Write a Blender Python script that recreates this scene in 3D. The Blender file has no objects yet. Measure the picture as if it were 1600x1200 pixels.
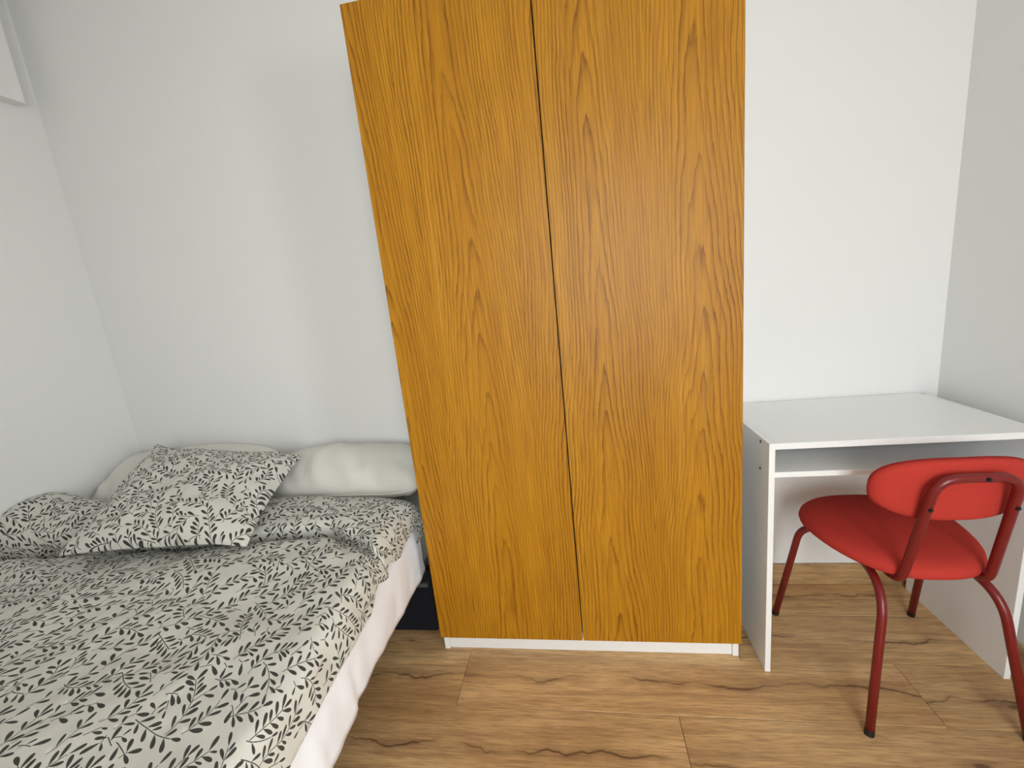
import bpy, bmesh, math, random
from mathutils import Vector, Matrix, noise, geometry

# ------------------------------------------------------------------ camera
S = bpy.context.scene
COL = S.collection
CAM_POS = Vector((0.5555, -1.254, 1.2312)); YAW, PITCH, ROLL, FPX = 0.1619, -0.2066, 0.1058, 675.91
def rot3():
    return (Matrix.Rotation(YAW, 3, 'Z') @ Matrix.Rotation(PITCH, 3, 'X') @ Matrix.Rotation(ROLL, 3, 'Y'))
M3 = rot3()
right, fwd, up = M3.col[0], M3.col[1], M3.col[2]
cd = bpy.data.cameras.new('camera'); cam = bpy.data.objects.new('camera', cd); COL.objects.link(cam)
cd.sensor_width = 36; cd.lens = FPX / 1600 * 36; cd.clip_start = 0.02
mw = Matrix((right, up, -fwd)).transposed().to_4x4(); mw.translation = CAM_POS
cam.matrix_world = mw
S.camera = cam

# ------------------------------------------------------------------ world, daylight, exposure
w = bpy.data.worlds.new('overcast_sky'); S.world = w; w.use_nodes = True
w.node_tree.nodes['Background'].inputs[0].default_value = (0.86, 0.93, 1.0, 1)
w.node_tree.nodes['Background'].inputs[1].default_value = 1.0
def area(name, loc, rot, sx, sy, power, col):
    l = bpy.data.lights.new(name, 'AREA'); l.shape = 'RECTANGLE'; l.size = sx; l.size_y = sy
    l.energy = power; l.color = col
    o = bpy.data.objects.new(name, l); COL.objects.link(o); o.location = loc; o.rotation_euler = rot
    return o
# daylight entering through the glazed balcony door in the wall opposite the desk
area('daylight', (1.0, -3.15, 1.45), (math.radians(58), 0, 0), 1.4, 1.9, 72, (0.975, 1.0, 0.985))
# daylight entering through the window in the right wall, behind the camera
area('daylight_side', (2.35, -1.55, 1.62), (0, math.radians(58), 0), 1.6, 1.25, 64, (0.975, 1.0, 0.985))
S.view_settings.view_transform = 'Standard'; S.view_settings.look = 'None'
S.view_settings.gamma = 1; S.view_settings.use_curve_mapping = False
S.view_settings.exposure = 0.5

# ------------------------------------------------------------------ materials
def lin(r, g, b):
    f = lambda c: (c / 255 / 12.92) if c / 255 <= .04045 else ((c / 255 + .055) / 1.055) ** 2.4
    return (f(r), f(g), f(b), 1)
class NT:
    def __init__(s, name):
        s.m = bpy.data.materials.new(name); s.m.use_nodes = True
        s.t = s.m.node_tree; s.b = s.t.nodes['Principled BSDF']
    def n(s, typ, **kw):
        o = s.t.nodes.new(typ)
        for k, v in kw.items(): setattr(o, k, v)
        return o
    def set(s, sock, v):
        if isinstance(v, bpy.types.NodeSocket): s.t.links.new(v, sock)
        elif v is not None: sock.default_value = v
    def math(s, op, a, b=None, c=None, clamp=False):
        o = s.n('ShaderNodeMath', operation=op, use_clamp=clamp)
        for i, v in enumerate((a, b, c)): s.set(o.inputs[i], v)
        return o.outputs[0]
    def noise(s, vec, scale=5, detail=2, rough=.5, dist=0):
        o = s.n('ShaderNodeTexNoise'); s.set(o.inputs['Vector'], vec)
        o.inputs['Scale'].default_value = scale; o.inputs['Detail'].default_value = detail
        o.inputs['Roughness'].default_value = rough; o.inputs['Distortion'].default_value = dist
        return o.outputs['Fac']
    def scale(s, vec, sc):
        o = s.n('ShaderNodeVectorMath', operation='MULTIPLY'); s.set(o.inputs[0], vec); o.inputs[1].default_value = sc
        return o.outputs[0]
    def add(s, a, b):
        o = s.n('ShaderNodeVectorMath', operation='ADD'); s.set(o.inputs[0], a); s.set(o.inputs[1], b)
        return o.outputs[0]
    def ramp(s, fac, stops):
        o = s.n('ShaderNodeValToRGB'); s.set(o.inputs[0], fac); e = o.color_ramp.elements
        while len(e) < len(stops): e.new(.5)
        for x, (p, c) in zip(e, stops): x.position = p; x.color = c if not isinstance(c, (int, float)) else (c, c, c, 1)
        return o.outputs[0]
    def mix(s, fac, a, b, mode='MIX'):
        o = s.n('ShaderNodeMix', data_type='RGBA', blend_type=mode)
        s.set(o.inputs[0], fac); s.set(o.inputs[6], a); s.set(o.inputs[7], b)
        return o.outputs[2]
    def objco(s):
        return s.n('ShaderNodeTexCoord').outputs['Object']
    def rnd(s):
        return s.n('ShaderNodeObjectInfo').outputs['Random']
    def bump(s, h, strength, dist):
        o = s.n('ShaderNodeBump'); s.set(o.inputs['Height'], h)
        o.inputs['Strength'].default_value = strength; o.inputs['Distance'].default_value = dist
        s.t.links.new(o.outputs[0], s.b.inputs['Normal'])
    def fin(s, col, rough=.5, spec=.5, metal=0):
        s.set(s.b.inputs['Base Color'], col); s.set(s.b.inputs['Roughness'], rough)
        s.b.inputs['Specular IOR Level'].default_value = spec; s.b.inputs['Metallic'].default_value = metal
        return s.m

def m_paint(name, col, bump=.12):
    t = NT(name); co = t.objco()
    n = t.noise(co, 220, 3, .6); n2 = t.noise(co, 2.2, 2)
    c = t.mix(t.math('MULTIPLY', n2, .5), col, tuple(x * .965 for x in col[:3]) + (1,))
    t.bump(n, bump, .002); return t.fin(c, .85, .25)
def m_plain(name, col, rough=.4, spec=.5, metal=0, nz=120, amt=.04):
    t = NT(name); n = t.noise(t.objco(), nz, 3)
    c = t.mix(n, col, tuple(max(0, x * (1 - amt * 2)) for x in col[:3]) + (1,))
    t.bump(n, .05, .001); return t.fin(c, rough, spec, metal)
def m_oak():
    t = NT('oak_veneer'); co = t.objco()
    r = t.rnd(); cmb = t.n('ShaderNodeCombineXYZ'); t.set(cmb.inputs[0], t.math('MULTIPLY', r, 7.0)); t.set(cmb.inputs[2], t.math('MULTIPLY', r, 19.0))
    p = t.add(co, cmb.outputs[0])
    sx = t.n('ShaderNodeSeparateXYZ'); t.set(sx.inputs[0], p)
    big = t.noise(t.scale(p, (4.5, 0.0, 0.9)), 1, 2, .5, .2)
    sway = t.noise(t.scale(p, (0.0, 0.0, 1.3)), 1, 1.5, .5)
    wob = t.noise(t.scale(p, (30, 0.0, 5.0)), 1, 3, .6)
    xx = t.math('ADD', sx.outputs[0], t.math('MULTIPLY', sway, .10))
    cell = t.math('SUBTRACT', t.math('FRACT', t.math('DIVIDE', xx, .27)), .5)
    d = t.math('MULTIPLY', t.math('ABSOLUTE', cell), .27)
    v = t.math('MULTIPLY', t.math('POWER', d, 1.5), 215.0)          # flat-sawn arches: stacked parabolas
    v = t.math('ADD', v, t.math('MULTIPLY', sx.outputs[2], 4.2))
    v = t.math('ADD', v, t.math('ADD', t.math('MULTIPLY', big, 7.0), t.math('MULTIPLY', wob, 1.5)))
    fr = t.math('FRACT', v)
    line = t.ramp(fr, [(0, 0.0), (.45, .04), (.76, .45), (.92, 1.0), (1.0, 0.0)])
    fine = t.noise(t.scale(p, (330, 0.0, 5.5)), 1, 3, .6)
    pores = t.ramp(fine, [(.40, 1.0), (.56, 0.0)])
    mask = t.ramp(t.noise(t.scale(p, (3.6, 0, .5)), 1.7, 2), [(.34, .45), (.62, 1.0)])
    mask = t.math('MULTIPLY', mask, t.ramp(t.noise(t.scale(p, (34, 0, 1.5)), 1, 3, .6), [(.34, .25), (.56, 1.0)]))
    broad = t.noise(t.scale(p, (9, 0, .35)), 1, 2)
    base = t.mix(broad, lin(174, 116, 12), lin(206, 147, 34))
    c = t.mix(t.math('MULTIPLY', t.math('MULTIPLY', line, mask), 1.0), base, lin(98, 50, 3))
    c = t.mix(t.math('MULTIPLY', pores, .42), c, lin(128, 74, 8))
    light = t.ramp(t.noise(t.scale(p, (70, 0, .8)), 1, 2), [(.62, 0.0), (.72, 1.0)])
    c = t.mix(t.math('MULTIPLY', light, .22), c, lin(226, 172, 80))
    t.bump(t.math('ADD', line, pores), .10, .0006)
    return t.fin(c, .42, .3)
def m_floor(name='floor_oak', upright=False):
    t = NT(name); co = t.objco(); r = t.rnd()
    if upright:                                          # skirting boards: the grain runs along the face, so use z across it
        s0 = t.n('ShaderNodeSeparateXYZ'); t.set(s0.inputs[0], co); c0 = t.n('ShaderNodeCombineXYZ')
        t.set(c0.inputs[0], s0.outputs[0]); t.set(c0.inputs[1], s0.outputs[2]); co = c0.outputs[0]
    cmb = t.n('ShaderNodeCombineXYZ'); t.set(cmb.inputs[0], t.math('MULTIPLY', r, 37.0)); t.set(cmb.inputs[1], t.math('MULTIPLY', r, 11.0))
    p = t.add(co, cmb.outputs[0])
    so = t.n('ShaderNodeSeparateXYZ'); t.set(so.inputs[0], co)
    warp = t.noise(t.scale(p, (2.2, 6.0, 0)), 1, 3, .55)
    g1 = t.noise(t.add(t.scale(p, (2.4, 46, 0)), t.scale(p, (0, 0, 0))), 1, 4, .62, .4)
    g2 = t.noise(t.scale(p, (14, 260, 0)), 1, 3, .6)
    g3 = t.noise(t.scale(p, (1.1, 7, 0)), 1, 3, .55)
    base = t.mix(t.ramp(g3, [(.3, 0.0), (.7, 1.0)]), lin(196, 156, 106), lin(236, 198, 144))
    base = t.mix(t.math('MULTIPLY', t.ramp(g1, [(.35, 1.0), (.58, 0.0)]), .50), base, lin(146, 108, 72))
    base = t.mix(t.math('MULTIPLY', t.ramp(g2, [(.38, 1.0), (.55, 0.0)]), .42), base, lin(122, 88, 56))
    # one long wavering crack along each board, with a darker halo
    n1 = t.noise(t.scale(p, (3.1, 0, 0)), 1, 4, .62)
    yc = t.math('MULTIPLY', t.math('SUBTRACT', n1, .5), .17)
    yoff = t.math('MULTIPLY', t.math('SUBTRACT', r, .5), .06)
    d = t.math('ABSOLUTE', t.math('SUBTRACT', t.math('SUBTRACT', so.outputs[1], yc), yoff))
    msk = t.ramp(t.noise(t.scale(p, (2.3, 0, 0)), 1.0, 3, .6), [(.43, 0.0), (.56, 1.0)])
    halo = t.math('MULTIPLY', t.ramp(d, [(0.0, 1.0), (.034, 0.0)]), msk)
    halo = t.math('MULTIPLY', halo, t.ramp(t.noise(t.scale(p, (9, 40, 0)), 1, 3), [(.3, .3), (.7, 1.0)]))
    base = t.mix(t.math('MULTIPLY', halo, .55), base, lin(112, 74, 54))
    core = t.math('MULTIPLY', t.ramp(d, [(0.0, 1.0), (.0022, .75), (.0042, 0.0)]), msk)
    base = t.mix(t.math('MULTIPLY', core, .85), base, lin(58, 34, 24))
    # knots
    vo = t.n('ShaderNodeTexVoronoi'); t.set(vo.inputs['Vector'], t.scale(p, (2.6, 7.0, 0))); vo.inputs['Scale'].default_value = 1.25
    kn = t.ramp(vo.outputs['Distance'], [(0.0, 1.0), (.045, .9), (.085, .25), (.2, 0.0)])
    base = t.mix(t.math('MULTIPLY', kn, .8), base, lin(70, 42, 28))
    tint = t.math('MULTIPLY_ADD', r, .16, .66 if upright else .94)
    hsv = t.n('ShaderNodeHueSaturation'); t.set(hsv.inputs['Value'], tint); t.set(hsv.inputs['Color'], base)
    t.bump(t.math('SUBTRACT', g2, core), .12, .0008)
    return t.fin(hsv.outputs[0], .42, .4)
def m_fabric(name, col, weave=900, amt=.10, sheen=.1, rough=.9, b=.25):
    t = NT(name); co = t.objco()
    n = t.noise(co, weave, 2, .6); n2 = t.noise(co, 30, 3)
    c = t.mix(t.math('MULTIPLY', n, .9), col, tuple(x * (1 - amt * 2) for x in col[:3]) + (1,))
    c = t.mix(t.math('MULTIPLY', n2, .12), c, tuple(x * .85 for x in col[:3]) + (1,))
    t.bump(t.math('ADD', n, t.math('MULTIPLY', n2, .6)), b, .0015)
    t.b.inputs['Sheen Weight'].default_value = sheen
    return t.fin(c, rough, .2)
def m_glass():
    t = NT('window_glass'); t.t.nodes.remove(t.b)
    tr = t.n('ShaderNodeBsdfTransparent'); gl = t.n('ShaderNodeBsdfGlossy'); gl.inputs['Roughness'].default_value = .02
    fr = t.n('ShaderNodeFresnel'); fr.inputs[0].default_value = 1.45
    mx = t.n('ShaderNodeMixShader'); t.t.links.new(fr.outputs[0], mx.inputs[0])
    t.t.links.new(tr.outputs[0], mx.inputs[1]); t.t.links.new(gl.outputs[0], mx.inputs[2])
    t.t.links.new(mx.outputs[0], t.t.nodes['Material Output'].inputs[0]); return t.m

MAT = dict(
    wall=m_paint('wall_paint', (.83, .83, .815, 1)), ceiling=m_paint('ceiling_paint', (.90, .90, .89, 1)),
    oak=m_oak(), floor=m_floor(), skirt=m_floor('skirting_oak', True), white=m_plain('white_laminate', (.92, .93, .92, 1), .28, .5),
    pvc=m_plain('white_window_plastic', (.88, .88, .88, 1), .3, .5),
    slab=m_plain('screed', (.22, .18, .15, 1), .9, .2),
    ground=m_fabric('printed_cotton_ground', lin(214, 213, 204), 900, .06, .05),
    leaf=m_fabric('printed_cotton_leaf', lin(66, 67, 60), 900, .10, .05),
    pillow=m_fabric('white_pillow_cotton', lin(226, 224, 216), 700, .05, .05, b=.35),
    sheet=m_fabric('white_sheet_cotton', lin(248, 250, 255), 800, .03, .05, b=.3),
    mattress=m_fabric('mattress_ticking', lin(196, 198, 188), 500, .06, .05),
    red=m_fabric('red_wool_fabric', lin(196, 62, 52), 1400, .10, 0),
    red_rim_shade=m_fabric('dark_red_rim_shade', lin(140, 34, 30), 1400, .10, 0),
    redmetal=m_plain('dark_red_lacquered_steel', lin(120, 27, 25), .30, .5, 0, 60, .04),
    black=m_plain('black_plastic', (.012, .011, .011, 1), .45, .4),
    dark=m_plain('black_bed_base_fabric', (.012, .013, .018, 1), .9, .2),
    greymetal=m_plain('grey_steel', (.16, .17, .18, 1), .45, .5, .6),
    steel=m_plain('dull_screw_steel', (.10, .10, .09, 1), .4, .5, .8),
    glass=m_glass(),
)

# ------------------------------------------------------------------ mesh helpers
def obj(name, bm, mat, parent=None, smooth=False):
    me = bpy.data.meshes.new(name); bmesh.ops.recalc_face_normals(bm, faces=bm.faces); bm.to_mesh(me); bm.free()
    if smooth: me.polygons.foreach_set('use_smooth', [True] * len(me.polygons))
    me.materials.append(MAT[mat] if isinstance(mat, str) else mat)
    o = bpy.data.objects.new(name, me); COL.objects.link(o); o.parent = parent
    return o
def tag(o, label=None, cat=None, group=None, kind=None):
    for k, v in (('label', label), ('category', cat), ('group', group), ('kind', kind)):
        if v: o[k] = v
    return o
def empty(name, loc):
    o = bpy.data.objects.new(name, None); COL.objects.link(o); o.location = loc; o.empty_display_size = .05
    return o
def add_box(bm, x0, x1, y0, y1, z0, z1, bev=0, seg=2):
    r = bmesh.ops.create_cube(bm, size=1)
    for v in r['verts']:
        v.co = Vector(((x0 + x1) / 2 + v.co.x * (x1 - x0), (y0 + y1) / 2 + v.co.y * (y1 - y0), (z0 + z1) / 2 + v.co.z * (z1 - z0)))
    if bev:
        es = list({e for v in r['verts'] for e in v.link_edges})
        bmesh.ops.bevel(bm, geom=es, offset=bev, segments=seg, affect='EDGES', profile=.5)
    return bm
def box(name, mat, parent, x0, x1, y0, y1, z0, z1, bev=0, seg=2, off=(0, 0, 0)):
    bm = bmesh.new(); add_box(bm, x0 - off[0], x1 - off[0], y0 - off[1], y1 - off[1], z0 - off[2], z1 - off[2], bev, seg)
    return obj(name, bm, mat, parent)
def fillet(pts, rad, seg=8):
    out = [Vector(pts[0])]
    for i in range(1, len(pts) - 1):
        a, b, c = Vector(pts[i - 1]), Vector(pts[i]), Vector(pts[i + 1])
        r = rad[i - 1] if isinstance(rad, (list, tuple)) else rad
        d1, d2 = (a - b), (c - b); k = min(r, d1.length * .49, d2.length * .49)
        p, q = b + d1.normalized() * k, b + d2.normalized() * k
        for s in range(seg + 1):
            t = s / seg; out.append(p * (1 - t) ** 2 + b * 2 * t * (1 - t) + q * t * t)
    out.append(Vector(pts[-1])); return out
def tube(bm, pts, r, n=14, cap=True):
    T = [(pts[min(i + 1, len(pts) - 1)] - pts[max(i - 1, 0)]).normalized() for i in range(len(pts))]
    ref = Vector((0, 0, 1)) if abs(T[0].z) < .9 else Vector((1, 0, 0))
    N = (ref - T[0] * ref.dot(T[0])).normalized(); rings = []
    for i, p in enumerate(pts):
        N = (N - T[i] * N.dot(T[i])).normalized(); B = T[i].cross(N)
        rr = r[i] if isinstance(r, list) else r
        rings.append([bm.verts.new(p + (N * math.cos(2 * math.pi * k / n) + B * math.sin(2 * math.pi * k / n)) * rr) for k in range(n)])
    for a, b in zip(rings, rings[1:]):
        for k in range(n): bm.faces.new((a[k], a[(k + 1) % n], b[(k + 1) % n], b[k]))
    if cap: bm.faces.new(rings[0]); bm.faces.new(rings[-1])
def cyl(bm, p, d, r, h, n=12):
    d = Vector(d).normalized(); tube(bm, [Vector(p), Vector(p) + d * h], r, n)
def lerp(a, b, t): return a + (b - a) * t
def sm(a, b, x):
    t = min(1, max(0, (x - a) / (b - a))); return t * t * (3 - 2 * t)
def interp(tab, x):
    if x <= tab[0][0]: return tab[0][1]
    for (a, va), (b, vb) in zip(tab, tab[1:]):
        if x <= b:
            t = (x - a) / (b - a); t = t * t * (3 - 2 * t); return va + (vb - va) * t
    return tab[-1][1]
def nz(x, y, z=0.0): return noise.noise(Vector((x, y, z)))

# ------------------------------------------------------------------ the room
XL, XR, YB, YF, ZC = -1.491, 1.762, 0.383, -2.55, 2.52
fl = tag(box('floor', 'slab', None, XL - .1, XR + .1, YF - .1, YB + .1, -.12, -.012), kind='structure')
PW, PL = .2015, 1.34
bmp = bmesh.new(); add_box(bmp, -PL / 2 + .0006, PL / 2 - .0006, -PW / 2 + .0006, PW / 2 - .0006, -.011, 0, .0009, 1)
first = obj('plank', bmp, 'floor', fl); plank_me = first.data
row0 = {0: .10, 1: .763, 2: .43, -1: -.34, -2: .95}
cutm = {}
def plank(xa, xb, ya, yb, src=[first]):
    full = abs((xb - xa) - PL) < 1e-4 and abs((yb - ya) - PW) < 1e-4
    if full:
        if src: o = src.pop()
        else: o = bpy.data.objects.new('plank', plank_me); COL.objects.link(o); o.parent = fl
    else:
        bm = bmesh.new(); lx, ly = (xb - xa) / 2, (yb - ya) / 2
        add_box(bm, -lx + .0006, lx - .0006, -ly + .0006, ly - .0006, -.011, 0, .0009, 1)
        o = obj('plank', bm, 'floor', fl)
    o.location = ((xa + xb) / 2, (ya + yb) / 2, 0)
for k in range(-2, 14):
    yb = .006 - k * PW; ya = yb - PW
    yb2, ya2 = min(yb, YB), max(ya, YF)
    if yb2 - ya2 < .01: continue
    x = row0.get(k, random.Random(k).uniform(-.6, .7)) - 2 * PL
    while x < XR:
        xa, xb = max(x, XL), min(x + PL, XR)
        if xb - xa > .01: plank(xa, xb, ya2, yb2)
        x += PL

tag(box('wall_back', 'wall', None, XL - .1, XR + .1, YB, YB + .1, -.1, ZC + .1), kind='structure')
tag(box('wall_left', 'wall', None, XL - .1, XL, YF - .1, YB, -.1, ZC + .1), kind='structure')
WY0, WY1, WZ0, WZ1 = -2.15, -.95, .45, 2.05          # window opening in the right wall
bm = bmesh.new()
add_box(bm, XR, XR + .1, WY1, YB, -.1, ZC + .1); add_box(bm, XR, XR + .1, YF - .1, WY0, -.1, ZC + .1)
add_box(bm, XR, XR + .1, WY0, WY1, -.1, WZ0); add_box(bm, XR, XR + .1, WY0, WY1, WZ1, ZC + .1)
tag(obj('wall_right', bm, 'wall'), kind='structure')
FX0, FX1, FZ0, FZ1 = .36, 1.66, .04, 2.2             # balcony door opening in the wall opposite the wardrobe
bm = bmesh.new()
add_box(bm, XL, FX0, YF - .1, YF, -.1, ZC + .1); add_box(bm, FX1, XR, YF - .1, YF, -.1, ZC + .1)
add_box(bm, FX0, FX1, YF - .1, YF, -.1, FZ0); add_box(bm, FX0, FX1, YF - .1, YF, FZ1, ZC + .1)
tag(obj('wall_front', bm, 'wall'), kind='structure')
tag(box('ceiling', 'ceiling', None, XL - .1, XR + .1, YF - .1, YB + .1, ZC, ZC + .1), kind='structure')
# boxed-in duct high on the left wall, stopping short of the corner
tag(box('trim_1', 'wall', None, XL, XL + .05, YF, .305, 2.118, ZC, .002), kind='structure')
def skirting(name, x0, x1, y0, y1):
    cx, cy = (x0 + x1) / 2, (y0 + y1) / 2
    o = box(name, 'skirt', None, x0 - cx, x1 - cx, y0 - cy, y1 - cy, 0, .088, .003, 2); o.location = (cx, cy, 0)
    return tag(o, kind='structure')
skirting('baseboard_back', XL, XR, YB - .012, YB)
def skirting_y(name, x0, x1, y0, y1):                 # built along x, turned, so the grain follows its length
    L, D = (y1 - y0) / 2, abs(x1 - x0) / 2
    o = box(name, 'skirt', None, -L, L, -D, D, 0, .088, .003, 2)
    o.location = ((x0 + x1) / 2, (y0 + y1) / 2, 0); o.rotation_euler.z = math.pi / 2
    return tag(o, kind='structure')
skirting_y('baseboard_left', XL, XL + .012, YF, YB - .012)
skirting_y('baseboard_right', XR - .012, XR, YF, YB - .012)

# balcony door and window
def glazing(name, loc, axis, a0, a1, z0, z1, n):
    e = empty(name, loc); tag(e, kind='structure')
    def bx(nm, mat, a, b, c, d, t0, t1, par, bev=.004):
        if axis == 'y': return box(nm, mat, par, t0, t1, a, b, c, d, bev, off=loc)
        return box(nm, mat, par, a, b, t0, t1, c, d, bev, off=loc)
    base = XR if axis == 'y' else YF
    s = 1 if axis == 'y' else -1
    def T(u, v): return (base + s * u, base + s * v) if s > 0 else (base + s * v, base + s * u)
    for a, b, c, d in ((a0, a1, z0, z0 + .05), (a0, a1, z1 - .05, z1), (a0, a0 + .05, z0 + .05, z1 - .05), (a1 - .05, a1, z0 + .05, z1 - .05)):
        bx('window_frame', 'pvc', a, b, c, d, *T(.02, .09), e)
    wd = (a1 - a0 - .1) / n
    for i in range(n):
        b0, b1 = a0 + .05 + i * wd + .002, a0 + .05 + (i + 1) * wd - .002
        for a, b, c, d in ((b0, b1, z0 + .052, z0 + .12), (b0, b1, z1 - .12, z1 - .052), (b0, b0 + .065, z0 + .12, z1 - .12), (b1 - .065, b1, z0 + .12, z1 - .12)):
            bx('sash', 'pvc', a, b, c, d, *T(.015, .075), e)
        bx('pane', 'glass', b0 + .06, b1 - .06, z0 + .115, z1 - .115, *T(.04, .046), e, 0)
    mid = (a0 + a1) / 2; zc = (z0 + z1) / 2
    bx('window_handle', 'pvc', mid + .025, mid + .05, zc - .07, zc + .07, *T(-.03, .014), e)
    return e
glazing('window_2', (XR, (WY0 + WY1) / 2, WZ0), 'y', WY0, WY1, WZ0, WZ1, 2)
glazing('window_1', ((FX0 + FX1) / 2, YF, FZ0), 'x', FX0, FX1, FZ0, FZ1, 2)

# ------------------------------------------------------------------ wardrobe
HT, HB = 2.0167, .0642
wl = (.5, .19, 0)
wr = tag(empty('wardrobe', wl), 'tall two-door wardrobe with oak veneer doors and white plinth', 'wardrobe')
bm = bmesh.new()
for a in ((.002, .02, .0195, .372, 0, HT), (.98, .998, .0195, .372, 0, HT), (.02, .98, .0195, .372, HT - .018, HT),
          (.02, .98, .0195, .372, HB - .004, HB + .014), (.02, .98, .364, .372, HB + .014, HT - .018)):
    add_box(bm, a[0] - wl[0], a[1] - wl[0], a[2] - wl[1], a[3] - wl[1], a[4], a[5], .0008, 1)
obj('carcass', bm, 'white', wr)
for x0, x1 in ((.0, .4983), (.5017, 1.0)):
    cx = (x0 + x1) / 2
    d = box('door', 'oak', wr, x0 - cx, x1 - cx, -.009, .009, HB, HT, .0012, 2); d.location = (cx - wl[0], .009 - wl[1], 0)
box('plinth', 'white', wr, .0205, .9795, .026, .042, 0.0, HB - .005, .0008, 1, off=wl)

# ------------------------------------------------------------------ desk
DX0, DX1, DY0, DY1, DZ = 1.0555, 1.7113, -.0371, .3769, .7512
dl = ((DX0 + DX1) / 2, (DY0 + DY1) / 2, 0)
dk = tag(empty('desk', dl), 'small white laminate writing desk with an open shelf under its top', 'desk')
box('side_panel', 'white', dk, DX0, DX0 + .016, DY0, DY1 - .03, 0, DZ, .0008, 1, off=dl)
box('side_panel', 'white', dk, DX1 - .016, DX1, DY0, DY1 - .03, 0, DZ, .0008, 1, off=dl)
box('desktop', 'white', dk, DX0 + .016, DX1 - .016, DY0, DY1, DZ - .018, DZ, .0008, 1, off=dl)
box('shelf', 'white', dk, DX0 + .016, DX1 - .016, DY0 + .002, DY1 - .05, .649, .665, .0008, 1, off=dl)
box('back_panel', 'white', dk, DX0 + .016, DX1 - .016, DY1 - .05, DY1 - .034, .56, DZ - .018, .0008, 1, off=dl)
for y, z in ((.02, .738), (.02, .655), (.28, .738), (.28, .655)):
    for x, s in ((DX0, 1), (DX1, -1)):
        bm = bmesh.new(); cyl(bm, (x - s * .0012 - dl[0], y - dl[1], z), (s, 0, 0), .0045, .004, 12); obj('screw', bm, 'steel', dk)

# ------------------------------------------------------------------ chair
CX, CY = 1.413, 0.0
cl = (CX, CY, 0)
ch = tag(empty('desk_chair', cl), 'red upholstered chair with a dark red tubular steel frame at the white desk', 'chair')
# seat cushion: rounded, wider at the front
def seat_pt(a, rr):
    c, s = math.cos(a), math.sin(a); n = 2.5
    x = math.copysign(abs(c) ** (2 / n), c); y = math.copysign(abs(s) ** (2 / n), s)
    hw = lerp(.172, .208, sm(-1, .6, y))
    return x * hw * rr, .038 + y * .207 * rr
bm = bmesh.new(); prof = [(.0, .466), (.35, .4655), (.65, .463), (.85, .458), (.94, .451), (.985, .441), (1.0, .430), (.985, .420), (.93, .412), (.8, .407), (.4, .405), (0, .405)]
rings = []
for rr, z in prof:
    if rr == 0: rings.append([bm.verts.new((0, .038, z))]); continue
    rings.append([bm.verts.new((*seat_pt(2 * math.pi * k / 56, rr), z)) for k in range(56)])
for a, b in zip(rings, rings[1:]):
    for k in range(56):
        k2 = (k + 1) % 56
        if len(a) == 1: bm.faces.new((a[0], b[k], b[k2]))
        elif len(b) == 1: bm.faces.new((a[k], a[k2], b[0]))
        else: bm.faces.new((a[k], a[k2], b[k2], b[k]))
seat = obj('seat', bm, 'red', ch, True)
# backrest: curved rounded pad; a thin darker red strip paints in the shading round its rim
def back_pt(a, rr):
    c, s = math.cos(a), math.sin(a); n = 2.6
    return math.copysign(abs(c) ** (2 / n), c) * .172 * rr, math.copysign(abs(s) ** (2 / n), s) * .081 * rr
def back_xyz(px, pz, t):
    # t = thickness offset towards the sitter (+y)
    y = -.196 + 1.15 * px * px - .10 * pz
    return (px, y + t, .673 + pz)
def shell(prof):
    bm = bmesh.new(); rings = []
    for rr, t in prof:
        if rr == 0: rings.append([bm.verts.new(back_xyz(0, 0, t))]); continue
        rings.append([bm.verts.new(back_xyz(*back_pt(2 * math.pi * k / 64, rr), t)) for k in range(64)])
    for a, b in zip(rings, rings[1:]):
        for k in range(64):
            k2 = (k + 1) % 64
            if len(a) == 1: bm.faces.new((a[0], b[k], b[k2]))
            else: bm.faces.new((a[k], a[k2], b[k2], b[k]))
    return bm
obj('backrest', shell([(0, .0), (.3, 0), (.6, .0), (.85, .0005), (.95, .003), (.99, .008), (1.0, .014), (1.0, .02), (.985, .027), (.95, .033), (.85, .038), (.6, .041), (.3, .042), (.02, .042)]), 'red', ch, True)
bm = bmesh.new(); rim = [Vector(back_xyz(*back_pt(2 * math.pi * k / 96, 1.003), .017)) for k in range(96)]
tube(bm, rim + [rim[0]], .0022, 8, False); obj('rim_shade', bm, 'red_rim_shade', ch, True)
# back loop of the frame
def P(*a): return Vector(a)
bm = bmesh.new(); pts = []
hb = .088
lo = [(-.088, .06, .405), (-.088, -.155, .405), (-.080, -.223, .722), (.086, -.223, .722), (.106, -.155, .405), (.106, .06, .405)]
tube(bm, fillet(lo, [.04, .05, .05, .04], 9), .0108, 14); obj('back_frame', bm, 'redmetal', ch, True)
for s in (-1, 1):
    bm = bmesh.new()
    foot = P(s * (.224 if s < 0 else .211), .212, .004); tube(bm, fillet([P(s * .06, .115, .394), P(s * .188, .135, .394), foot], .05, 8), .0108, 14)
    lg = obj('leg', bm, 'redmetal', ch, True)
    bm = bmesh.new(); d = (foot - P(s * .188, .135, .394)).normalized(); cyl(bm, foot - d * .012, d, .0114, .016, 14); obj('foot_cap', bm, 'black', lg)
    bm = bmesh.new()
    foot = P(s * (.175 if s < 0 else .185), -.222, .004); top = P(s * .128, -.165, .394)
    tube(bm, fillet([P(s * .10, .03, .394), top, foot], .09, 10), .0108, 14)
    lg = obj('leg', bm, 'redmetal', ch, True)
    bm = bmesh.new(); d = (foot - top).normalized(); cyl(bm, foot - d * .012, d, .0114, .016, 14); obj('foot_cap', bm, 'black', lg)
bm = bmesh.new()
tube(bm, [P(-.15, .03, .394), P(.15, .03, .394)], .009, 10); tube(bm, [P(-.15, .115, .394), P(.15, .115, .394)], .009, 10)
obj('seat_support', bm, 'redmetal', ch, True)
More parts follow.
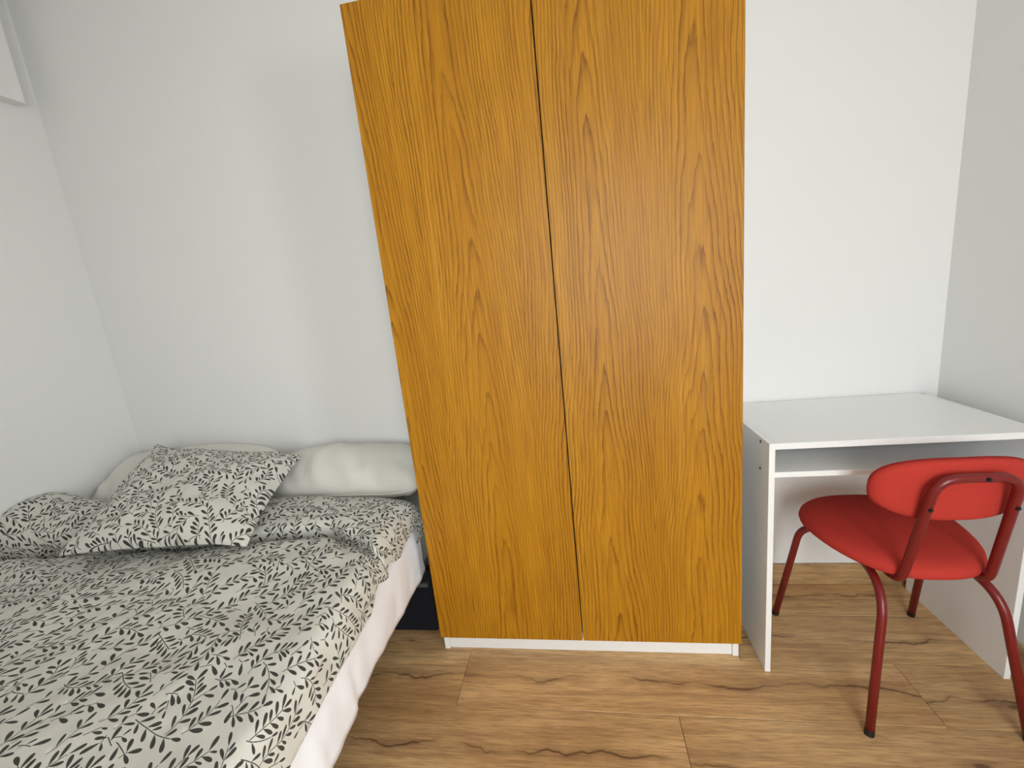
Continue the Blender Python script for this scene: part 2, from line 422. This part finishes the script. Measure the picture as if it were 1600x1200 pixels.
for x, z, y in ((.012, .722, -.234), (-.082, .641, -.2165), (.091, .641, -.2165)):
    bm = bmesh.new(); cyl(bm, (x, y + .003, z), (0, -1, 0), .0052, .005, 12); cyl(bm, (x, y - .002, z), (0, -1, 0), .0034, .002, 6)
    obj('bolt', bm, 'black', ch)

# ------------------------------------------------------------------ bed: frame, mattress, sheet
BX0, BX1, BY0, BY1 = -1.472, -.065, -1.62, .355
bl = ((BX0 + BX1) / 2, (BY0 + BY1) / 2, 0)
bed = tag(empty('bed', bl), 'low black bed base on short legs under the white mattress', 'bed')
box('base', 'dark', bed, BX0 + .01, BX1 - .10, BY0 + .02, BY1 - .005, .225, .268, .006, 2, off=bl)
for x in (BX0 + .09, BX1 - .16):
    for y in (BY0 + .12, (BY0 + BY1) / 2, BY1 - .06):
        bm = bmesh.new(); tube(bm, [P(x - bl[0], y - bl[1], 0), P(x - bl[0], y - bl[1], .227)], .024, 16); obj('leg', bm, 'black', bed, False)
box('cross_bar', 'greymetal', bed, BX0 + .02, BX1 + .01, .078, .094, .206, .222, .002, 1, off=bl)
box('dark_panel', 'dark', bed, BX0 + .02, BX1 + .015, .0945, .104, .006, .262, .002, 1, off=bl)  # added black sheet, a guess, filling the dark corner under the bed

bm = bmesh.new(); add_box(bm, BX0, BX1, BY0, BY1, .27, .475, .035, 4)
mt = obj('mattress', bm, 'mattress', None, True); tag(mt, 'thick pale mattress on the black bed base beneath the white sheet', 'mattress')
# sheet: top plus hanging sides with gathered hem
def sheet():
    bm = bmesh.new(); rows = []
    ny = 150; prof = [(BX0 - .003, .30), (BX0 - .003, .42), (BX0 + .01, .462), (BX0 + .04, .478)]
    nxs = 14
    for j in range(ny + 1):
        y = lerp(BY0 - .004, .085, j / ny); row = []
        for x, z in prof: row.append((x, y, z))
        for i in range(1, nxs): row.append((lerp(BX0 + .04, BX1 - .05, i / nxs), y, .4785))
        row += [(BX1 - .04, y, .478), (BX1 - .022, y, .474), (BX1 - .008, y, .464), (BX1 + .001, y, .45)]
        # right hanging side
        hem = .274 + .006 * nz(y * 5, 3) - .012 * sm(-.44, -.47, y) - .012 * sm(-.62, -.64, y) + .012 * sm(-.70, -.82, y)
        flare = .004 + .012 * sm(-.43, -.455, y) + .004 * max(0, nz(y * 9, 7)) + .008 * sm(-.58, -.60, y)
        for k in range(1, 13):
            t = k / 12; z = lerp(.45, hem, t)
            wv = (.0022 * math.sin(y * 41 + 3 * nz(y * 6, t * 2)) + .0035 * nz(y * 22, z * 14, 5) + .004 * abs(nz(y * 9 + z * 20, z * 16, 8))) * (.3 + .7 * t)
            row.append((BX1 + .004 + flare * t * t + .006 * math.sin(math.pi * t) + wv, y + .01 * nz(y * 4, z * 9, 2), z))
        rows.append([bm.verts.new(p) for p in row])
    for a, b in zip(rows, rows[1:]):
        for k in range(len(a) - 1): bm.faces.new((a[k], a[k + 1], b[k + 1], b[k]))
    return bm
sh = obj('bed_sheet', sheet(), 'sheet', None, True); tag(sh, 'plain white sheet hanging down the side of the mattress', 'bed sheet')
m = sh.modifiers.new('thickness', 'SOLIDIFY'); m.thickness = .0015; m.offset = 1

# ------------------------------------------------------------------ leaf print, cut into the cloth meshes
def leaf_poly(x, y, a, L, W):
    c, s = math.cos(a), math.sin(a); out = []
    for t, wv in ((0.0, .06), (.2, .46), (.45, .88), (.70, 1.0), (.88, .80), (.97, .42), (1.0, .0), (.97, -.42), (.88, -.80), (.70, -1.0), (.45, -.88), (.2, -.46), (0.0, -.06)):
        px, py = t * L, -wv * W / 2; out.append((x + px * c - py * s, y + px * s + py * c))
    return out
def sprigs(x0, x1, y0, y1, seed, flow):
    """Leafy sprigs grown one after another into the free room of the cloth."""
    x0, x1, y0, y1 = x0 - .02, x1 + .02, y0 - .02, y1 + .02
    rnd = random.Random(seed); G = .0027; occ = {}; polys = []; sid = [0]
    key = lambda x, y: (int(math.floor(x / G)), int(math.floor(y / G)))
    inside = lambda x, y: x0 < x < x1 and y0 < y < y1
    def leaf_cells(x, y, a, L, W):
        c, s = math.cos(a), math.sin(a); out = set(); n = int(L / G * 1.5) + 2
        for i in range(n + 1):
            t = .32 + .71 * i / n; wv = W / 2 * min(.95, .35 + .9 * t)
            for q in (-1, -.35, .35, 1): out.add(key(x + t * L * c - q * wv * s, y + t * L * s + q * wv * c))
        return out
    def try_leaf(x, y, a, L, W):
        for sc in (1.0, .84, .68):
            cs = leaf_cells(x, y, a, L * sc, W * sc)
            if inside(x, y) and not any(k in occ for k in cs):
                polys.append(leaf_poly(x, y, a, L * sc, W * sc))
                for k in cs: occ[k] = 1
                return True
        return False
    def grow(x, y, a, steps, depth):
        curv = rnd.choice((-1, 1)) * rnd.uniform(1, 14); stepl = .0042; path = [(x, y, a)]
        for i in range(steps):
            a += curv * stepl; x += math.cos(a) * stepl; y += math.sin(a) * stepl
            if not inside(x, y) or (i > 2 and key(x, y) in occ): break
            path.append((x, y, a))
            if rnd.random() < .03: curv = -curv * rnd.uniform(.5, 1.2)
        if len(path) < 5: return 0
        # stem first, so leaves of this sprig keep to its sides
        own = [key(px, py) for px, py, _ in path[1:]]; new = [k for k in own if k not in occ]
        for k in new: occ[k] = 2
        n0 = len(polys); last = 0; kids = []; gap = rnd.choice((3, 3, 4)); sd = rnd.choice((-1, 1))
        ex, ey, ea = path[-1]
        L0 = rnd.uniform(.0225, .0285)
        got = try_leaf(ex + math.cos(ea) * .0015, ey + math.sin(ea) * .0015, ea, L0, L0 * .31)
        if got: last = len(path) - 1
        for i in range(3, len(path) - 1, gap):
            lx, ly, la = path[i]
            for s2 in (sd, -sd):
                if s2 != sd and rnd.random() < .12: continue
                L = rnd.uniform(.021, .029); aa = la + s2 * rnd.uniform(.60, .95); of = .0012
                bx_, by_ = lx - math.sin(la) * s2 * of, ly + math.cos(la) * s2 * of
                if try_leaf(bx_, by_, aa, L, L * rnd.uniform(.28, .35)): last = max(last, i)
            sd = -sd
            if depth < 2 and rnd.random() < .20: kids.append((lx, ly, la + sd * rnd.uniform(.5, .95)))
        if len(polys) - n0 < (2 if depth == 0 else 1):
            del polys[n0:]
            for k in new: occ.pop(k, None)
            return 0
        for k in own[last + 1:]:
            if occ.get(k) == 2: occ.pop(k)
        wd = .00085; path = path[:last + 1]
        for (ax, ay, _), (bx_, by_, _) in zip(path, path[1:]):
            dx, dy = bx_ - ax, by_ - ay; l = math.hypot(dx, dy); nx, ny = -dy / l * wd, dx / l * wd
            ex2, ey2 = dx / l * .0003, dy / l * .0003
            polys.append([(ax - nx - ex2, ay - ny - ey2), (bx_ - nx + ex2, by_ - ny + ey2), (bx_ + nx + ex2, by_ + ny + ey2), (ax + nx - ex2, ay + ny - ey2)])
        for kx, ky, ka in kids: grow(kx, ky, ka, rnd.randint(8, 18), depth + 1)
        return 1
    ar = (x1 - x0) * (y1 - y0)
    for k in range(int(ar * 16000)):
        x, y = rnd.uniform(x0, x1), rnd.uniform(y0, y1)
        if key(x, y) in occ: continue
        a = flow + rnd.gauss(0, .85)
        grow(x, y, a, rnd.randint(12, 34) if k < ar * 900 else rnd.randint(5, 11), 0)
    return polys
def clip(poly, ax, val, keep_less):
    out = []
    for k in range(len(poly)):
        a, b = poly[k - 1], poly[k]
        ia, ib = (a[ax] <= val) == keep_less or a[ax] == val, (b[ax] <= val) == keep_less or b[ax] == val
        if ia != ib:
            p, q = (a, b) if a < b else (b, a)                     # same order from both sides, so borders match
            t = (val - p[ax]) / (q[ax] - p[ax]); o = p[1 - ax] + (q[1 - ax] - p[1 - ax]) * t
            out.append((val, o) if ax == 0 else (o, val))
        if ib: out.append(b)
    return out
def print_mesh(x0, x1, y0, y1, step, seed, flow):
    """Flat cloth cut along the leaf outlines, tile by tile: verts (u, v), triangles and a material index for each."""
    polys = sprigs(x0, x1, y0, y1, seed, flow)
    n = 12; tx, ty = max(1, math.ceil((x1 - x0) / (n * step))), max(1, math.ceil((y1 - y0) / (n * step)))
    X = [lerp(x0, x1, i / tx) for i in range(tx + 1)]; Y = [lerp(y0, y1, i / ty) for i in range(ty + 1)]
    bins = {}
    for p in polys:
        i0, i1 = (int((f(q[0] for q in p) - x0) / (x1 - x0) * tx) for f in (min, max))
        j0, j1 = (int((f(q[1] for q in p) - y0) / (y1 - y0) * ty) for f in (min, max))
        for i in range(max(0, i0), min(tx - 1, i1) + 1):
            for j in range(max(0, j0), min(ty - 1, j1) + 1): bins.setdefault((i, j), []).append(p)
    uv, idx, tris, mi = [], {}, [], []
    for (ti, tj) in ((a, b) for a in range(tx) for b in range(ty)):
        V, E, F = [], [], []
        for j in range(n + 1):
            for i in range(n + 1):
                V.append(Vector((lerp(X[ti], X[ti + 1], i / n), lerp(Y[tj], Y[tj + 1], j / n))))
        m_ = n + 1
        for i in range(n): E += [(i, i + 1), (n * m_ + i, n * m_ + i + 1), (i * m_, (i + 1) * m_), (i * m_ + n, (i + 1) * m_ + n)]
        for p in bins.get((ti, tj), ()):
            for ax, val, ls in ((0, X[ti], False), (0, X[ti + 1], True), (1, Y[tj], False), (1, Y[tj + 1], True)):
                if p: p = clip(p, ax, val, ls)
            if len(p) > 2 and sum(p[k - 1][0] * p[k][1] - p[k][0] * p[k - 1][1] for k in range(len(p))) > 4e-7:
                b = len(V); V += [Vector(q) for q in p]; F.append(list(range(b, b + len(p))))
        vo, eo, fo, _, _, of = geometry.delaunay_2d_cdt(V, E, F, 0, 1e-5, True)
        loc = []
        for v in vo:
            k = (round(v.x * 2e4), round(v.y * 2e4))
            if k not in idx: idx[k] = len(uv); uv.append((v.x, v.y))
            loc.append(idx[k])
        tot = sum(1 for o in of if len(o))
        if tot > .93 * len(fo): of = [o if len(o) > 1 else () for o in of]      # a sliver turned inside out: ignore it
        for f, o in zip(fo, of):
            g = tuple(loc[q] for q in f)
            if len(set(g)) == 3: tris.append(g); mi.append(1 if len(o) else 0)
    return uv, tris, mi
def cloth_obj(name, uv, tris, mi, fn, flip=False):
    me = bpy.data.meshes.new(name); me.from_pydata([fn(u, v) for u, v in uv], [], [t[::-1] for t in tris] if flip else tris)
    me.materials.append(MAT['ground']); me.materials.append(MAT['leaf'])
    me.polygons.foreach_set('material_index', mi); me.polygons.foreach_set('use_smooth', [True] * len(tris)); me.update()
    o = bpy.data.objects.new(name, me); COL.objects.link(o); return o

# ------------------------------------------------------------------ duvet
def catmull(pts, n):
    P_ = [pts[0]] + pts + [pts[-1]]; out = []
    for i in range(1, len(P_) - 2):
        p0, p1, p2, p3 = P_[i - 1:i + 3]
        for k in range(n):
            t = k / n
            out.append(tuple(.5 * (2 * p1[c] + (p2[c] - p0[c]) * t + (2 * p0[c] - 5 * p1[c] + 4 * p2[c] - p3[c]) * t * t + (3 * p1[c] - p0[c] - 3 * p2[c] + p3[c]) * t ** 3) for c in (0, 1)))
    out.append(P_[-2]); return out
def resample(poly, n):
    d = [0]
    for a, b in zip(poly, poly[1:]): d.append(d[-1] + math.hypot(b[0] - a[0], b[1] - a[1]))
    out = []; k = 0
    for i in range(n + 1):
        s = d[-1] * i / n
        while k < len(d) - 2 and d[k + 1] < s: k += 1
        t = (s - d[k]) / max(1e-9, d[k + 1] - d[k]); out.append((lerp(poly[k][0], poly[k + 1][0], t), lerp(poly[k][1], poly[k + 1][1], t)))
    return out, d[-1]
ROLL_H = [(-1.47, .150), (-1.33, .118), (-1.15, .075), (-.85, .045), (-.55, .055), (-.3, .060), (-.12, .045), (-.02, .035)]
CREASE = [(-1.47, -.185), (-1.3, -.165), (-1.1, -.15), (-.6, -.12), (-.45, -.10), (-.28, -.085), (-.18, -.135), (-.05, -.215)]
HEAD = [(-1.47, .10), (-1.2, .085), (-.8, .09), (-.62, .14), (-.35, .15), (-.15, .13), (-.02, .10)]
DEPTH = [(-1.47, .040), (-1.25, .042), (-1.1, .03), (-.62, .040), (-.3, .038), (-.15, .02), (-.05, .004)]
NS, NV = 70, 420
UX0, UX1 = -1.486, .135
BASEZ = .528
def section(x):
    h, yc, yt, dp = interp(ROLL_H, x), interp(CREASE, x), interp(HEAD, x), interp(DEPTH, x)
    z0 = BASEZ + .004 * math.sin(x * 6)
    pts = [(yt - .06, .492), (yt - .01, .496), (yt + .006, .515), (yt - .012, z0 + h * .45), (yt - .06, z0 + h * .86), ((yt + yc) / 2 + .01, z0 + h),
           (yc + .075, z0 + h * .93), (yc + .028, z0 + h * .72), (yc + .006, z0 + h * .42), (yc + .010, z0 - dp * .2), (yc + .016, z0 - dp),
           (yc - .006, z0 - dp * .75), (yc - .035, z0 + .004), (yc - .09, z0 + .016), (yc - .20, z0 + .012), (-.62, z0), (-1.0, z0), (-1.35, z0), (-1.56, z0 - .004),
           (-1.625, z0 - .03), (-1.645, z0 - .09), (-1.648, .33)]
    return resample(catmull(pts, 10), NV)
SEC = []; LREF = 0
for i in range(NS + 1):
    s, L = section(lerp(-1.478, -.03, i / NS)); SEC.append(s); LREF = max(LREF, L)
HEMU = [(-1.7, .075), (-1.2, .08), (-.75, .092), (-.68, .105), (-.55, .085), (-.42, .085), (-.33, .085), (-.25, .035), (-.19, .045), (-.11, .075), (-.03, .060), (.05, .050), (.14, .055)]
def duvet_pt(u, v):
    fv = v / LREF * NV
    xs = min(u, -.03); fx = (xs + 1.478) / (1.448) * NS
    i = min(NS - 1, max(0, int(fx))); j = min(NV - 1, max(0, int(fv))); tx, tv = fx - i, fv - j
    A, B = SEC[i], SEC[i + 1]
    y = lerp(lerp(A[j][0], A[j + 1][0], tv), lerp(B[j][0], B[j + 1][0], tv), tx)
    z = lerp(lerp(A[j][1], A[j + 1][1], tv), lerp(B[j][1], B[j + 1][1], tv), tx)
    # soft creases and quilting hollows
    wz = .015 * nz(u * 3.1 + 4, y * 3.1) + .008 * nz(u * 8 + 2 * y, y * 7, 3) + .0028 * nz(u * 24, y * 20, 9)
    wz += .013 * (abs(nz(u * 2.2 - y * 3.4, u * 1.2 + y * 1.6, 6)) - .2)
    for (ax, ay, bx_, by_, wd, am) in ((-.20, -.14, -.10, -.30, .022, -.012), (-.12, -.20, -.55, -.30, .035, .007), (-.9, -.33, -.3, -.42, .03, -.006), (-.6, -.5, -.15, -.62, .028, -.005), (-1.4, -.22, -1.0, -.34, .03, .010)):
        dx, dy = bx_ - ax, by_ - ay; l2 = dx * dx + dy * dy; t = min(1, max(0, ((u - ax) * dx + (y - ay) * dy) / l2))
        dd = math.hypot(u - ax - dx * t, y - ay - dy * t); wz += am * math.exp(-(dd / wd) ** 2) * math.sin(math.pi * (.1 + .8 * t))
    x = u
    if u > -.09:                                     # roll over the mattress edge and hang; the hem curls under
        s = u + .09; hem = interp(HEMU, y); span = UX1 + .09
        s = s * (hem + .10) / span; R_ = .045
        arc = R_ * math.pi / 2; hang = hem + .10 - .055
        if s < arc:
            a = s / R_; x = -.09 + R_ * math.sin(a); z -= R_ * (1 - math.cos(a))
        elif s < hang:
            x = -.09 + R_ + .10 * (s - arc) ; z -= R_ + (s - arc)
        else:
            q = (s - hang) / .055; rc = .010
            a = min(1, q * 1.6) * math.pi
            x = -.09 + R_ + .10 * max(0, hang - arc) - rc * (1 - math.cos(a)); z -= R_ + max(0, hang - arc) + rc * math.sin(a) - max(0, q - .625) * .05
        x += .006 * nz(y * 13, z * 6, 4) * sm(0, .06, s)
    x = max(x, XL + .004)
    return (x, y, z + wz * sm(-1.48, -1.42, u) * (1 - .8 * sm(-.06, .03, u)))
uv, tr, mi = print_mesh(UX0, UX1, 0, LREF, .0125, 11, -.75)
dv = cloth_obj('duvet', uv, tr, mi, duvet_pt, flip=True)
tag(dv, 'white duvet printed with dark olive leaf sprigs, spread rumpled over the bed', 'duvet')

# ------------------------------------------------------------------ pillows
def pillow_pt(s, t, side, W, D, T, pinch=.07, rnd_=0.0):
    """s, t in -1..1; side +1 top, -1 bottom"""
    e = 1 - pinch * (1 - abs(t) ** 2.0) * abs(s) ** 3; f = 1 - pinch * (1 - abs(s) ** 2.0) * abs(t) ** 3
    k = max(0, (1 - abs(s) ** 2.6)) ** .48 * max(0, (1 - abs(t) ** 2.6)) ** .48
    return s * W / 2 * e * (1 - rnd_ * t ** 6), t * D / 2 * f * (1 - rnd_ * 1.3 * s ** 6), side * T / 2 * k
def white_pillow(name, M, W, D, T, seed, label):
    bm = bmesh.new(); N = 44; vs = {}
    for side in (1, -1):
        for i in range(N + 1):
            for j in range(N + 1):
                if side < 0 and (i in (0, N) or j in (0, N)): vs[side, i, j] = vs[1, i, j]; continue
                s, t = math.sin((i / N - .5) * math.pi), math.sin((j / N - .5) * math.pi)
                x, y, z = pillow_pt(s, t, side, W, D, T, .02, .10)
                edge = max(abs(s), abs(t))
                wr_ = .014 * nz(x * 5 + seed, y * 5, seed) + .0075 * nz(x * 16 + seed, y * 9, seed + 3)
                wr_ -= .026 * max(0, .30 - abs(nz(x * 9 + y * 7 + seed, y * 3, seed + 5))) * sm(-.5, .5, -t) + .012 * abs(nz(x * 24 - y * 12 + seed, y * 5, seed + 9)) * sm(-.2, .7, -t)
                wr_ += .0065 * math.sin(x * 62 + y * 30 + 7 * nz(x * 5, y * 5, seed)) * sm(.1, .45, nz(x * 4 + seed, 1.7, seed) + .35) * sm(.2, -.5, t)
                z += side * wr_ * (1 - edge ** 8)
                vs[side, i, j] = bm.verts.new(M @ Vector((x, y, z)))
    for side in (1, -1):
        for i in range(N):
            for j in range(N):
                q = [vs[side, i, j], vs[side, i + 1, j], vs[side, i + 1, j + 1], vs[side, i, j + 1]]
                bm.faces.new(q if side > 0 else q[::-1])
    o = obj(name, bm, 'pillow', None, True)
    # stitched seam round the rim
    bm = bmesh.new(); rim = []
    for k in range(160):
        a = 2 * math.pi * k / 160; c, s_ = math.cos(a), math.sin(a); q = max(abs(c), abs(s_)); x, y, z = pillow_pt(c / q, s_ / q, 1, W, D, T, .02, .10); rim.append(M @ Vector((x, y, 0)))
    tube(bm, rim + [rim[0]], .0028, 8, False); obj('seam', bm, 'pillow', o, True)
    return tag(o, label, 'pillow')
def TM(loc, rx, ry, rz):
    return Matrix.Translation(loc) @ Matrix.Rotation(rz, 4, 'Z') @ Matrix.Rotation(rx, 4, 'X') @ Matrix.Rotation(ry, 4, 'Y')
white_pillow('white_pillow', TM((-.395, .262, .596), math.radians(22), 0, math.radians(-1)), .66, .25, .20, 1.3, 'plain white pillow against the wall beside the wardrobe')
white_pillow('white_pillow', TM((-1.105, .225, .615), math.radians(24), math.radians(0), math.radians(1)), .745, .32, .19, 6.1, 'plain white pillow in the corner behind the leaf-printed pillow')

# printed pillow: corner points found on the bed, soft filling, floppy corners
PC = {(-1, -1): Vector((-1.075, -.275, .585)), (1, -1): Vector((-.46, -.225, .588)), (-1, 1): Vector((-1.165, .19, .762)), (1, 1): Vector((-.525, .185, .705))}
PWD, PDP = .64, .52
def printed_pt(side):
    def f(u, v):
        s, t = u / (PWD / 2), v / (PDP / 2)
        x, y, z = pillow_pt(s, t, 1, 2, 2, 1, .05)
        a, b = (x + 1) / 2, (y + 1) / 2
        base = PC[-1, -1].lerp(PC[1, -1], a).lerp(PC[-1, 1].lerp(PC[1, 1], a), b)
        nrm = Vector((.03, -.33, .94)).normalized()
        k = z * 2
        h = (.078 if side > 0 else .036) * k
        wr_ = .014 * nz(u * 6 + 3, v * 6, 2) + .007 * nz(u * 17, v * 13, 8) + .010 * (abs(nz(u * 5 - v * 7, u * 3 + v * 2, 4)) - .2)
        d = math.hypot(s - 1, t + .2); wr_ += .010 * math.sin(9 * (s + .7 * t)) * math.exp(-(d / .45) ** 2)
        h += side * wr_ * k ** .5
        # corners curl
        up_ = .022 * sm(.72, 1, -s) * sm(.72, 1, t) - .010 * sm(.6, 1, s) * sm(.5, 1, -t)
        base += Vector((0, 0, up_))
        return tuple(base + nrm * side * h if side > 0 else base - nrm * ((.036 * k) - wr_ * k ** .5 * .5))
    return f
uv, tr, mi = print_mesh(-PWD / 2, PWD / 2, -PDP / 2, PDP / 2, .0125, 5, 2.2)
f1, f2 = printed_pt(1), printed_pt(-1)
n0 = len(uv)
me = bpy.data.meshes.new('printed_pillow')
me.from_pydata([f1(*p) for p in uv] + [f2(*p) for p in uv], [], tr + [(a + n0, c + n0, b + n0) for a, b, c in tr])
me.materials.append(MAT['ground']); me.materials.append(MAT['leaf']); me.polygons.foreach_set('material_index', mi + mi)
me.polygons.foreach_set('use_smooth', [True] * len(me.polygons)); me.update()
pp = bpy.data.objects.new('printed_pillow', me); COL.objects.link(pp)
tag(pp, 'pillow in a leaf-printed case lying on the duvet, leaning on white pillows', 'pillow')
